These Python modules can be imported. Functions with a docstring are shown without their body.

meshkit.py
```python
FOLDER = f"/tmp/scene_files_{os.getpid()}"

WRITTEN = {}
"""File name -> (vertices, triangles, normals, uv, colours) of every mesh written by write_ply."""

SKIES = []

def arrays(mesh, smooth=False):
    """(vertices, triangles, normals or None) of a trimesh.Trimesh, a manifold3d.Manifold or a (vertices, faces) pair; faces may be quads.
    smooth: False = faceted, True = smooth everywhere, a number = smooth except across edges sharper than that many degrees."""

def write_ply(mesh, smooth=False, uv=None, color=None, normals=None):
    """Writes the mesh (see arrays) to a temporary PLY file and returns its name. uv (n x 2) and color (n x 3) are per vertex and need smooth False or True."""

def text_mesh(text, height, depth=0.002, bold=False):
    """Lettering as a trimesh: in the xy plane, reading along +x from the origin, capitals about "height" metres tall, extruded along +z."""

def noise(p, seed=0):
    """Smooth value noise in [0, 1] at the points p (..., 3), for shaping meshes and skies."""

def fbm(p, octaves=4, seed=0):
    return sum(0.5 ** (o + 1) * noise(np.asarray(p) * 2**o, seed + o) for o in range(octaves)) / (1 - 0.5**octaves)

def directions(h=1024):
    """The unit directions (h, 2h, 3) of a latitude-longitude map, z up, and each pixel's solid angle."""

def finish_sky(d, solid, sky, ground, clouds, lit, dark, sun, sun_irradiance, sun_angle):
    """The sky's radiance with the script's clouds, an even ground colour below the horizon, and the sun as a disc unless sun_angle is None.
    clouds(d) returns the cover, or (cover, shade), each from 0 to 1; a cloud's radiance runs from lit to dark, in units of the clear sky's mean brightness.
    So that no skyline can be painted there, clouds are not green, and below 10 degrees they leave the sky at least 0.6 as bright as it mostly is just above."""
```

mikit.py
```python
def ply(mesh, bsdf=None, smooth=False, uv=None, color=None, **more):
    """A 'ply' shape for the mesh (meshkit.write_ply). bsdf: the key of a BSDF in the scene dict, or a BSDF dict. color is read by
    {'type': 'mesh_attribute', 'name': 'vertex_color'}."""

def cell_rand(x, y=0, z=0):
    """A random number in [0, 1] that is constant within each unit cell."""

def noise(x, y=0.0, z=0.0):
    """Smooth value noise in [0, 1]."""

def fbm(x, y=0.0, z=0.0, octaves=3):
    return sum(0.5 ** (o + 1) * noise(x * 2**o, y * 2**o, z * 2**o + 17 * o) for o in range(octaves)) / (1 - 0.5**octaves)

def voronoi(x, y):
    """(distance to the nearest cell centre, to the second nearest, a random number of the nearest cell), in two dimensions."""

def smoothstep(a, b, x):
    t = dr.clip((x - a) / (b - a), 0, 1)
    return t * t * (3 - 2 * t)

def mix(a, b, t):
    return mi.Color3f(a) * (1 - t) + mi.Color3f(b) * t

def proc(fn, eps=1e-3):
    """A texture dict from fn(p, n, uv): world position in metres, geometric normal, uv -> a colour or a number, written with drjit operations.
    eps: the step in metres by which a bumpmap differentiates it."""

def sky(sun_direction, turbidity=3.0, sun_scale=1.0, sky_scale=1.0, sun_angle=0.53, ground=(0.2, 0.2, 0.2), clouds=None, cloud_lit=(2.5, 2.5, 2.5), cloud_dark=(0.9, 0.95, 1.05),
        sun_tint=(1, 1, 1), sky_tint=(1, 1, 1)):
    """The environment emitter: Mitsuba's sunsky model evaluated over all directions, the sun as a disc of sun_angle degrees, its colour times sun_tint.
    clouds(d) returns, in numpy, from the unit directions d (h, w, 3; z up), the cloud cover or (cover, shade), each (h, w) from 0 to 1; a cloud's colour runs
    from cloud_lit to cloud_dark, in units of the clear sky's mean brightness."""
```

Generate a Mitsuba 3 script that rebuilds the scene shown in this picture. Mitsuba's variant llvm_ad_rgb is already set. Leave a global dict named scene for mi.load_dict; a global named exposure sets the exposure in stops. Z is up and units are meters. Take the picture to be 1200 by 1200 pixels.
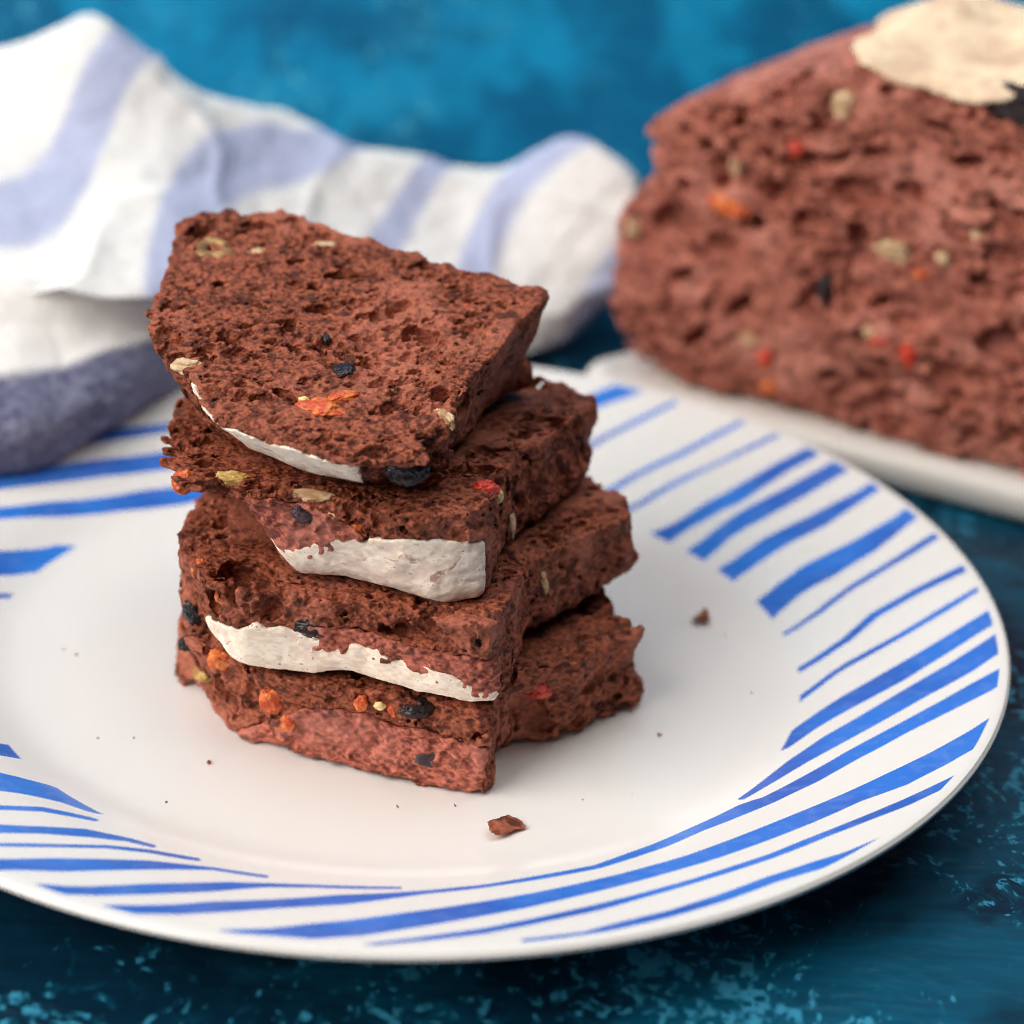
import math, random
import numpy as np, trimesh, drjit as dr, mitsuba as mi, mikit, meshkit
from mikit import fbm, noise, smoothstep, mix, proc, voronoi
from scipy.spatial import cKDTree
from scipy.interpolate import RectBivariateSpline
from scipy.ndimage import map_coordinates
from scipy.sparse import coo_matrix
from scipy.sparse.csgraph import connected_components

T = mi.ScalarTransform4f
scene, labels = {}, {}
exposure = 0.0

# ------------------------------------------------------------------ camera
cam_o = np.array([0.0245, -0.4392, 0.2523])
cam_d = np.array([0.0, 0.89956, -0.43680])
scene['camera'] = {'type': 'thinlens', 'fov': 26.0, 'fov_axis': 'x', 'aperture_radius': 0.0045, 'focus_distance': 0.437,
                   'near_clip': 0.02, 'far_clip': 20.0,
                   'to_world': T().look_at(origin=cam_o.tolist(), target=(cam_o + cam_d).tolist(), up=[-0.058, 0.4361, 0.898])}

# ------------------------------------------------------------------ lamps: a big window-like softbox at the left, an added weak wide fill above
def add(key, shape, label=None, cat=None, group=None, kind=None):
    scene[key] = shape
    tag(key, label, cat, group, kind)

def tag(key, label=None, cat=None, group=None, kind=None):
    d = {k: v for k, v in (('label', label), ('category', cat), ('group', group), ('kind', kind)) if v}
    if d:
        labels[key] = d

def num(stem, used={}):
    used[stem] = used.get(stem, -1) + 1
    return stem if used[stem] == 0 else f'{stem}_{used[stem]:03d}'

scene['black_metal'] = {'type': 'roughplastic', 'diffuse_reflectance': {'type': 'rgb', 'value': [0.03, 0.03, 0.03]}, 'alpha': 0.3}

def softbox(key, pos, aim, w, h, radiance, label):
    m = T().look_at(origin=pos, target=aim, up=[0, 0.05, 1])
    scene[key + '__diffuser'] = {'type': 'rectangle', 'to_world': m @ T().scale([w / 2, h / 2, 1]), 'bsdf': {'type': 'ref', 'id': 'black_metal'},
                                 'emitter': {'type': 'area', 'radiance': {'type': 'rgb', 'value': radiance}}}
    outer = trimesh.creation.box([w + .04, h + .04, .08]); outer.apply_translation([0, 0, -.045])
    scene[key + '__housing'] = mikit.ply(outer, 'black_metal', to_world=m)
    tag(key, label, 'softbox lamp')

softbox('softbox_lamp', [-0.90, -0.60, 0.84], [0, 0.03, 0.04], 1.1, 1.0, [7.1, 6.75, 6.35], 'large softbox lamp standing to the left of the table')
softbox('softbox_lamp_001', [0.12, 0.26, 1.3], [0.03, 0.05, 0.0], 1.6, 1.4, [2.15, 2.15, 2.15], 'added unseen fill lamp, wide and dim, over the table')  # fill added to brighten the plate beside the stack

# ------------------------------------------------------------------ data (millimetres)
OUTLINES = {
 's1t': [[10.0,-63.9],[7.4,-52.6],[12.8,-47.2],[13.6,-36.6],[17.1,-25.3],[21.1,-16.9],[29.7,4.9],[22.4,8.1],[15.5,11.0],[5.0,15.0],[-2.9,19.4],[-16.1,26.5],[-21.4,29.0],[-28.1,34.3],[-36.5,34.0],[-42.4,33.3],[-49.4,29.2],[-53.4,23.5],[-53.0,7.3],[-52.9,-6.2],[-52.2,-21.1],[-49.2,-26.4],[-44.2,-30.8],[-41.3,-38.5],[-37.4,-47.4],[-34.3,-54.0],[-28.8,-56.4],[-22.7,-59.3],[-14.4,-62.1],[-6.1,-65.6],[-3.8,-64.7],[1.8,-63.9]],
 's1b': [[11.6,-48.5],[9.4,-35.4],[14.6,-22.8],[16.3,-12.6],[19.6,-1.8],[23.1,5.2],[28.6,11.6],[2,33],[-20,36],[-38,40],[-50,22],[-52,0],[-51.7,13.4],[-45.6,-4.8],[-37.9,-27.3],[-31.8,-34.9],[-25.3,-38.5],[-17.9,-44.2],[-10.6,-49.7],[-5.1,-51.5],[2.8,-51.5]],
 's2t': [[18.3,-57.7],[20.7,-39.3],[25.6,-24.1],[30.9,-13.0],[36.5,0.8],[42.4,10.7],[39.7,18.3],[33.4,24.9],[10,34],[-20,36],[-42,22],[-47.1,4.6],[-47.9,-9.5],[-47.2,-27.6],[-45.2,-41.9],[-41.2,-51.1],[-37.1,-55.8],[-29.9,-54.2],[-20.0,-54.9],[-8.2,-57.5],[5.1,-60.6]],
 's2b': [[21.5,-54.6],[23.4,-37.9],[26.9,-25.6],[32.7,-16.6],[41.0,2.8],[40,25],[10,34],[-20,36],[-42,22],[-48.0,0.7],[-47.7,-12.6],[-43.0,-22.6],[-38.3,-26.9],[-29.8,-37.0],[-20.5,-51.8],[-8.2,-53.2],[3.8,-56.8],[11.5,-59.4]],
 's3t': [[23.3,-65.5],[25.9,-49.3],[27.3,-39.8],[35.5,-27.4],[51.3,-8.9],[49.5,-1.5],[44.0,5.6],[34,28],[5,34],[-22,30],[-42,12],[-44.3,-27.8],[-42.2,-37.9],[-40.1,-43.6],[-35.3,-52.7],[-27.9,-57.1],[-17.9,-56.9],[-4.4,-58.5],[9.4,-65.4]],
 's3b': [[27.1,-61.3],[27.4,-45.7],[29.2,-35.7],[36.7,-29.9],[48.6,-12.9],[53.0,-4.3],[40,28],[5,34],[-22,30],[-42,12],[-43.8,-26.8],[-43.1,-33.6],[-40.3,-39.3],[-36.0,-42.8],[-27.4,-54.7],[-16.2,-55.4],[-4.2,-55.7],[9.9,-61.8]],
 's4t': [[22.1,-63.9],[23.1,-51.5],[29.9,-46.8],[42.1,-43.3],[44.2,-36.2],[54.3,-27.9],[51.4,-20.2],[46.8,-16.2],[36,22],[5,32],[-24,26],[-42,8],[-43.5,-31.4],[-42.3,-40.2],[-37.7,-43.5],[-30.6,-50.2],[-21.3,-55.5],[-11.0,-56.3],[-0.5,-58.4],[13.3,-62.0]],
 's4b': [[23.5,-62.0],[23.2,-43.5],[30.9,-40.3],[43.5,-36.2],[45.7,-28.3],[56.7,-24.9],[52,0],[36,22],[5,32],[-24,26],[-44,2],[-47.7,-14.0],[-46.2,-22.1],[-39.0,-30.0],[-32.7,-41.2],[-28.0,-46.8],[-20.3,-48.6],[-7.4,-53.5],[3.4,-57.8],[19.2,-61.8]]}
STRIPES = [
 [[36.8,108.9,3.16],[45.8,115.9,2.97],[56.3,121.7,3.51]],
 [[43.8,96.2,0.79],[48.2,100.0,0.86],[66.5,113.1,0.82]],
 [[46.3,78.8,0.7],[50.6,80.5,0.7],[68.2,90.8,0.89],[85.3,102.9,0.92]],
 [[52.9,71.8,0.86],[56.7,73.5,0.56],[79.0,86.0,0.61],[93.8,95.3,0.75]],
 [[57.9,53.9,3.29],[62.7,59.9,3.01],[67.7,63.3,2.18],[80.5,69.9,3.02],[93.9,80.5,2.44],[104.2,87.3,2.12]],
 [[65.9,43.4,2.72],[71.3,51.4,3.0],[77.0,56.8,2.64],[85.8,62.1,3.34],[95.8,68.5,3.18],[105.2,75.4,2.9],[111.1,79.8,3.09]],
 [[72.7,33.8,3.05],[78.1,41.4,3.11],[83.3,45.1,3.02],[89.3,48.7,3.26],[99.9,54.5,3.06],[112.6,63.8,1.77],[118.5,69.2,2.2]],
 [[80.8,16.7,3.8],[86.3,24.4,3.86],[91.4,29.0,4.0],[98.2,32.9,4.55],[109.6,40.1,3.69],[120.2,49.5,2.36],[126.3,55.9,2.74]],
 [[86.1,8.3,0.23],[88.2,10.7,0.44],[97.5,16.5,0.64],[105.5,23.6,0.8],[116.1,31.4,1.08],[128.3,41.2,1.28]],
 [[87.5,-9.5,0.39],[89.6,-6.5,0.82],[94.8,-3.5,1.03],[101.6,1.0,1.12],[108.8,9.4,1.13],[119.1,16.5,1.32],[132.7,24.3,1.4]],
 [[87.5,-20.1,0.72],[88.9,-19.7,0.91],[97.1,-12.5,0.84],[104.4,-7.7,0.73],[113.0,-1.9,0.84],[119.6,3.1,0.8],[134.1,14.4,0.74]],
 [[83.8,-39.8,2.25],[89.5,-34.1,2.38],[95.2,-29.7,2.87],[102.4,-24.5,2.89],[109.8,-19.2,2.89],[119.9,-11.2,2.73],[132.5,-0.9,2.4],[135.9,2.5,2.18]],
 [[73.8,-64.3,0.48],[79.4,-57.9,1.52],[86.4,-50.2,2.25],[93.6,-43.8,2.65],[103.2,-36.1,2.87],[113.0,-28.4,2.96],[123.0,-20.8,3.17],[132.2,-12.5,2.85],[134.7,-10.1,2.87]],
 [[-42.1,-126.3,0.31],[-36.0,-125.8,1.7],[-29.7,-123.9,2.04],[-23.7,-121.2,2.24],[-16.6,-118.4,2.13],[-2.0,-112.8,2.22],[5.5,-110.0,1.42],[13.0,-107.0,0.63],[23.3,-103.4,0.64],[33.6,-98.9,0.83],[44.3,-94.3,0.94],[56.3,-85.2,1.47],[63.9,-78.2,1.67],[74.0,-70.3,2.29],[78.4,-68.0,1.74],[87.5,-60.5,2.12],[96.9,-52.2,2.04],[106.4,-44.7,2.08],[116.0,-37.8,2.34],[125.7,-30.8,2.64],[131.9,-25.9,2.24]],
 [[-20.8,-131.1,0.15],[-12.6,-129.8,1.41],[-5.5,-128.2,3.11],[1.7,-125.6,3.43],[11.2,-120.7,3.27],[18.5,-117.1,3.14],[28.6,-112.1,2.97],[33.6,-109.5,2.76],[44.0,-104.0,2.53],[53.3,-98.8,2.46],[62.8,-93.3,2.35],[72.6,-86.8,2.7],[84.1,-78.9,2.73],[94.3,-71.8,2.4],[103.3,-66.3,3.29],[112.6,-59.4,2.98],[122.3,-51.3,2.82],[126.5,-46.9,2.41]],
 [[4.1,-132.5,0.15],[14.1,-128.8,0.89],[23.8,-124.9,1.05],[33.6,-119.7,1.03],[43.7,-114.4,1.18],[52.8,-109.0,0.99],[62.1,-103.6,0.81],[76.4,-94.9,0.92],[86.2,-88.0,0.88],[94.9,-82.4,0.88],[103.6,-77.0,1.13],[109.6,-72.6,1.09],[115.3,-67.9,0.46]],
 [[31.0,-128.7,0.15],[41.5,-125.8,0.72],[47.8,-122.3,1.15],[56.7,-117.8,1.18],[65.9,-112.1,1.44],[75.3,-105.4,1.35],[84.8,-100.2,1.53],[89.8,-97.0,0.85],[98.2,-90.4,0.12]],
 [[-93.2,71.3,2.1],[-79.9,81.2,2.1],[-66.7,89.2,1.47],[-57.6,94.5,1.62]],
 [[-108.4,45.4,3.6],[-101.4,50.8,3.23],[-90.6,59.0,3.16],[-79.5,67.2,3.12],[-66.6,75.5,2.72],[-55.9,82.5,2.69]],
 [[-105.3,32.1,2.27],[-98.4,37.5,2.05],[-89.7,44.3,2.3],[-80.7,51.2,2.24],[-73.4,56.8,2.52],[-65.8,62.1,3.31],[-57.9,66.8,3.45],[-49.8,71.0,4.07]],
 [[-104.0,10.7,4.71],[-94.2,18.6,3.86],[-87.7,24.7,3.96],[-80.5,28.8,6.17],[-70.9,32.2,6.54],[-63.4,36.3,5.14]],
 [[-100.6,-2.9,0.77],[-91.5,6.5,0.84],[-84.6,10.4,1.2]],
 [[-96.6,-19.0,1.26],[-87.7,-10.2,1.37],[-84.0,-9.7,1.55]],
 [[-84.2,-53.8,1.56],[-78.4,-49.4,1.35],[-76.4,-47.8,1.2]],
 [[-82.9,-65.4,3.56],[-75.3,-62.1,3.08],[-72.1,-60.1,3.25],[-69.2,-59.2,3.27]],
 [[-79.2,-79.9,4.32],[-71.4,-78.5,4.3],[-67.4,-77.9,3.94],[-63.4,-77.4,4.17],[-58.4,-77.9,3.81],[-53.2,-78.9,3.81]],
 [[-76.8,-95.0,0.73],[-68.5,-90.3,0.97],[-61.2,-87.1,1.05],[-56.4,-86.9,0.84],[-51.5,-87.1,0.42]],
 [[-74.4,-104.1,1.46],[-66.2,-99.8,1.71],[-59.0,-96.9,1.6],[-51.6,-94.7,1.89],[-43.7,-94.3,0.85],[-39.0,-95.5,0.4]],
 [[-72.8,-110.0,0.32],[-64.5,-106.7,0.38],[-53.9,-102.4,0.59],[-46.7,-99.6,0.62],[-39.0,-98.5,0.65],[-30.1,-99.2,0.43]],
 [[-70.9,-117.4,1.56],[-62.5,-115.1,2.22],[-52.1,-110.9,2.84],[-45.0,-108.0,2.57],[-37.8,-105.3,2.05],[-32.2,-104.1,1.26],[-26.4,-103.0,0.44],[-16.9,-104.1,0.44]],
 [[-55.1,-121.2,0.15],[-49.0,-121.5,1.51],[-44.5,-120.2,1.85],[-35.8,-116.4,2.27],[-28.7,-113.5,2.17],[-22.2,-110.6,1.82],[-15.9,-108.5,1.05],[-7.7,-107.0,0.67],[7.8,-105.3,0.23]]]
UPPER_RIBS = [
 [[-135.9,85.0,47.5,1.41],[-143.3,130.0,54.8,0.86],[-148.6,170.0,66.7,0.46],[-148.1,200.0,81.2,0.16]],
 [[-108.9,90.0,48.5,1.42],[-116.7,130.0,56.5,0.96],[-121.8,170.0,68.2,0.61],[-119.0,200.0,87.4,0.44]],
 [[-89.3,90.0,49.2,1.52],[-94.9,130.0,55.4,1.26],[-100.0,170.0,69.5,1.03],[-102.7,200.0,92.4,0.69]],
 [[-69.3,100.0,45.6,1.9],[-71.9,130.0,54.4,1.92],[-77.1,170.0,63.4,1.72],[-81.8,200.0,76.9,1.32]],
 [[-47.5,120.0,37.5,2.5],[-51.4,150.0,46.4,2.38],[-55.3,180.0,54.1,2.09],[-59.2,210.0,65.7,1.68]],
 [[-26.2,140.0,26.2,2.94],[-28.7,165.0,37.4,2.72],[-31.3,190.0,45.8,2.39],[-33.8,215.0,55.7,1.96]],
 [[-2.8,155.0,16.7,3.72],[-4.5,175.0,30.2,3.51],[-6.4,200.0,40.1,3.23],[-7.9,220.0,49.3,2.85]],
 [[19.3,165.0,10.1,4.44],[18.0,185.0,25.3,4.27],[16.8,205.0,37.1,4.08],[15.8,225.0,46.5,3.76]],
 [[35.6,185.0,7.3,4.8],[35.8,195.0,25.4,4.64],[34.6,210.0,42.0,4.39],[33.7,225.0,56.8,4.02]],
 [[52.0,200.0,16.4,5.0],[55.1,205.0,28.6,4.92],[56.2,212.0,39.9,4.78],[56.3,220.0,47.7,4.64]]]
LOWER_RIBS = [
 [[-135.2,83.0,50.6],[-132.5,70.0,37.5],[-126.0,45.0,30.3],[-120.0,28.0,19.5]],
 [[-108.4,88.0,49.3],[-105.4,72.0,36.1],[-101.0,52.0,28.8],[-98.6,40.0,20.8]],
 [[-94.1,92.0,48.2],[-92.1,80.0,36.0],[-88.2,60.0,28.4],[-87.4,50.0,20.3]],
 [[-80.8,102.0,44.6],[-78.6,95.0,35.6],[-76.0,80.0,27.6],[-76.4,75.0,20.3]],
 [[-69.5,114.0,38.4],[-67.8,110.0,32.8],[-65.9,105.0,25.1],[-65.2,100.0,20.4]],
 [[-55.5,128.0,31.5],[-54.7,122.0,26.4],[-53.3,120.0,21.1],[-53.0,118.0,18.2]]]


# ------------------------------------------------------------------ materials
def pr(key, col, rough=0.6, spec=0.4, bump=None, bump_eps=2e-4, **kw):
    b = {'type': 'principled', 'base_color': col if isinstance(col, dict) else {'type': 'rgb', 'value': list(col)}, 'roughness': rough, 'specular': spec, **kw}
    if bump is not None:
        b = {'type': 'bumpmap', 'arbitrary': proc(bump, bump_eps), 'scale': 1.0, 'bsdf': b}
    scene[key] = {'type': 'twosided', 'bsdf': b}

C3 = mi.Color3f

def crumb_fn(dark, light, pale, deep):
    def fn(p, n, uv):
        q = p * 1000.0
        a = fbm(q.x * .32, q.y * .32, q.z * .32, 3)
        b = fbm(q.x * 1.3 + 9, q.y * 1.3, q.z * 1.3, 2)
        c = fbm(q.x * .07 + 3, q.y * .07, q.z * .07 + 5, 2)
        col = mix(dark, light, smoothstep(.28, .70, .45 * a + .55 * b))
        col = mix(col, pale, .45 * smoothstep(.5, .72, c))
        return mix(col, deep, .75 * smoothstep(.60, .74, a))
    return fn

def crumb_bump(p, n, uv):
    q = p * 1000.0
    return 0.00048 * fbm(q.x * 2.1, q.y * 2.1, q.z * 2.1, 2)

def flour_col(p, n, uv):
    q = p * 1000.0
    a = fbm(q.x * .22, q.y * .22, q.z * .3, 3)
    b = fbm(q.x * .9 + 40, q.y * .9, q.z * 1.1, 3)
    c = noise(q.x * 1.3, q.y * 1.3, q.z * 1.3 + 8)
    wx = 1.6 * fbm(q.x * .5, q.y * .5, q.z * .5 + 20, 2)
    crack = dr.abs(noise(q.x * .16 + wx, q.y * .16, q.z * .10 + 31) - .5)
    col = mix((.82, .66, .50), (.92, .81, .68), smoothstep(.32, .62, b))
    col = mix(col, (.66, .47, .40), .5 * smoothstep(.52, .68, a))
    col = mix(col, (.38, .17, .13), .8 * smoothstep(.72, .80, b))
    col = mix(col, (.30, .12, .09), .7 * smoothstep(.008, .003, crack) * smoothstep(.5, .6, a))
    return mix(col, (.30, .12, .09), .6 * smoothstep(.93, .975, c))

def dark_patch_col(p, n, uv):
    q = p * 1000.0
    return mix((.006, .005, .006), (.035, .02, .02), fbm(q.x * .8, q.y * .8, q.z * .8, 3))

def speckled(c0, c1, f):
    return lambda p, n, uv: mix(c0, c1, smoothstep(.3, .7, fbm(p.x * f, p.y * f, p.z * f, 3)))

pr('loaf_crumb', proc(crumb_fn((.095, .020, .012), (.55, .182, .122), (.68, .28, .21), (.030, .007, .005))), .6, .22)  # pinker copy of crumb, lightened in place of stronger light on the loaf
pr('crumb', proc(crumb_fn((.060, .0120, .0055), (.385, .104, .051), (.52, .170, .105), (.018, .0040, .0025))), .6, .22, crumb_bump)
pr('flour', proc(flour_col), .9, .2, lambda p, n, uv: 0.00025 * fbm(p.x * 900, p.y * 900, p.z * 900, 3))
pr('flour_tan', proc(lambda p, n, uv: mix(flour_col(p, n, uv) * mi.Color3f(.93, .85, .72), (.50, .33, .22), .5 * smoothstep(.52, .7, fbm(p.x * 90, p.y * 90, p.z * 90, 3)))), .9, .2)
pr('dusty_crust', proc(crumb_fn((.11, .020, .011), (.54, .155, .098), (.50, .18, .135), (.050, .013, .011))), .7, .35, lambda p, n, uv: 0.0003 * fbm(p.x * 1000, p.y * 1000, p.z * 1000, 3))  # dusty crust tone, lightened so the front faces look more strongly lit
pr('dark_patch', proc(dark_patch_col), .6, .2)
pr('dark_raisin', proc(speckled((.006, .004, .005), (.03, .02, .022), 900.0)), .33, .4)
pr('plum_raisin', proc(speckled((.018, .010, .014), (.075, .042, .055), 500.0)), .36, .5)
pr('orange_fruit', proc(speckled((.50, .055, .012), (.74, .21, .04), 600.0)), .38, .5)
pr('red_fruit', proc(speckled((.50, .022, .012), (.72, .07, .03), 420.0)), .38, .5)
pr('golden_fruit', proc(speckled((.36, .17, .035), (.62, .42, .13), 420.0)), .38, .5)
pr('olive_fruit', proc(speckled((.16, .07, .02), (.42, .25, .09), 500.0)), .4, .4)
pr('nut_flesh', proc(speckled((.38, .21, .10), (.66, .47, .28), 600.0)), .6, .4)
pr('seed_husk', (.78, .60, .25), .45, .5)

WELL, RIM = 4.8, 20.3
PROFILE = [(0, 4.8), (60, 4.8), (78, 4.85), (84, 5.2), (88, 5.9), (92, 7.1), (96, 8.9), (101, 11.2), (108, 13.4), (120, 16.8), (131, 19.7), (133.6, 20.25), (134.7, 20.1), (135.3, 19.4), (135.2, 18.6), (134.2, 17.9),
           (131, 16.8), (120, 13.9), (108, 10.6), (100, 8.2), (95, 5.6), (91, 2.9), (88, 1.2), (86, .3), (84, .3), (82, 1.2), (78, 1.8), (40, 1.8), (0, 1.8)]

thick = lambda w: w + .38 * max(0, 1 - w / .9)
SEG = [(np.array(a[:2]), np.array(b[:2]), thick(a[2]), thick(b[2])) for s in STRIPES for a, b in zip(s[:-1], s[1:])]

def plate_col(p, n, uv):
    x, y = p.x * 1000.0, p.y * 1000.0
    wob = .25 * (noise(x * .12, y * .12) - .5)
    d = mi.Float(9.0)
    for a, b, wa, wb in SEG:
        e = b - a
        t = dr.clip(((x - a[0]) * e[0] + (y - a[1]) * e[1]) / float(e @ e), 0, 1)
        d = dr.minimum(d, dr.sqrt(dr.square(x - a[0] - t * e[0]) + dr.square(y - a[1] - t * e[1])) - (wa + (wb - wa) * t))
    r, ri = dr.sqrt(x * x + y * y), dr.sqrt(x * x + dr.square(y + 7.0))
    on = smoothstep(.12, -.12, d + wob - .15) * smoothstep(132.9, 132.6, r + wob) * smoothstep(90.2, 90.8, ri + wob) * dr.select(n.z > .2, 1.0, 0.0)
    u = fbm(x * .05 + 20, y * .05, 0., 2)
    v = fbm(x * .5, y * .5, 3., 3)
    ink = mix((.004, .105, .50), (.006, .165, .66), smoothstep(.3, .7, u))
    ink = mix(ink, (.04, .08, .42), .18 * smoothstep(.55, .75, fbm(x * .045 - 9, y * .045 + 4, 1., 2)))
    ink = mix(ink, (.05, .20, .70), .25 * smoothstep(.4, .8, fbm(x * .12, y * .5, 3., 3)))
    base = mix((.75, .717, .68), (.78, .752, .718), fbm(x * .03, y * .03, 2., 2))
    return mix(base, ink, on * (.97 - .04 * smoothstep(.5, .75, v)))

pr('glaze', proc(plate_col), .22, .38)
pr('tray_glaze', proc(lambda p, n, uv: mix((.70, .655, .60), (.78, .735, .68), fbm(p.x * 60, p.y * 60, p.z * 60, 2))), .5, .4)

def board_paint(dark, mid, light, fleck, cover):
    def fn(p, n, uv):
        x, y = p.x * 100.0, (p.y + p.z) * 100.0     # centimetres; p.z runs on from p.y on the upright board
        wx, wy = fbm(x * .8, y * .8, 1., 2) - .5, fbm(x * .8 + 30, y * .8, 2., 2) - .5
        a = fbm(x * .35 + wx, y * .35 + wy, 0., 4)
        col = mix(dark, mid, smoothstep(.35, .68, a))
        col = col * (.72 + .56 * fbm(x * .7 + wx, y * 7 + wy, 12., 3))                # brush strokes
        s = fbm(x * 5.2 + 6 * wx, y * 4.2 + 6 * wy + 11, 4., 4)                   # worn flecks
        h = fbm(x * .42 + 70, y * .30, 6., 3)
        k = smoothstep(cover, cover + .05, s + .85 * (h - .5))
        t = fbm(x * 6, y * 5, 9., 3)
        col = mix(col, light, .55 * smoothstep(cover - .10, cover + .03, s + .85 * (h - .5)) * t)
        col = mix(col, fleck, .85 * k * smoothstep(.36, .62, t))
        return mix(col, fleck, .6 * smoothstep(.955, .985, noise(x * 9, y * 9, 3.)) * smoothstep(.45, .6, h))
    return fn

pr('table_paint', proc(board_paint((.0007, .019, .041), (.0018, .066, .122), (.002, .14, .24), (.045, .29, .45), .69)), .38, .22,
   lambda p, n, uv: 0.00035 * fbm(p.x * 300, p.y * 500, 0., 3))
pr('backdrop_paint', proc(board_paint((.0006, .155, .34), (.004, .32, .60), (.03, .47, .74), (.10, .52, .75), .74)), .6, .3)

def cloth_fn(lower):
    def fn(p, n, uv):
        s = uv.x
        if lower:
            k = smoothstep(.40, .44, s + .02 * (noise(p.x * 90, p.y * 90, p.z * 90) - .5))
            edge = smoothstep(.955, .965, s)
            k = k * (1 - .0 * edge)
        else:
            f = s - dr.floor(s + .5)
            k = smoothstep(.235, .145, dr.abs(f + .02))
        th = fbm(uv.x * 60, uv.y * 220, 0., 2) * fbm(uv.x * 300, uv.y * 40, 0., 2)
        st = mix((.39, .42, .58), (.49, .52, .68), smoothstep(.1, .45, th)) if not lower else mix((.06, .063, .12), (.24, .245, .34), smoothstep(.12, .42, th))
        return mix(mix((.74, .72, .69), (.82, .80, .78), smoothstep(.1, .45, th)), st, k)
    return fn

weave = lambda p, n, uv: 0.00025 * fbm(p.x * 1500, p.y * 1500, p.z * 1500, 2)
pr('cloth_upper', proc(cloth_fn(False)), .95, .15, weave, sheen=.3)
pr('cloth_lower', proc(cloth_fn(True)), .95, .15, weave, sheen=.3)

# ------------------------------------------------------------------ table and backdrop
tb = trimesh.creation.box([1.5, 1.35, .03]); tb.apply_translation([0, .02, -.015])
add('table', mikit.ply(tb, 'table_paint'), 'dark navy painted board with worn light blue flecks under the plates', kind='structure')
bd = trimesh.creation.box([1.5, .02, .8]); bd.apply_translation([0, .388, .4005])
add('backdrop', mikit.ply(bd, 'backdrop_paint'), 'bright blue mottled board standing upright behind the bread', kind='structure')

# ------------------------------------------------------------------ plate
ls = np.array(PROFILE, float) / 1000
fine = [ls[0]]
for a, b in zip(ls[:-1], ls[1:]):
    k = max(1, int(np.linalg.norm(b - a) / .004))
    fine += [a + (b - a) * (i + 1) / k for i in range(k)]
pm = trimesh.creation.revolve(np.array(fine)[::-1], sections=240)
add('dinner_plate', mikit.ply(pm, 'glaze', smooth=35), 'round white dinner plate with a rim of painted blue stripes, carrying the stacked slices', 'plate')

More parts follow.
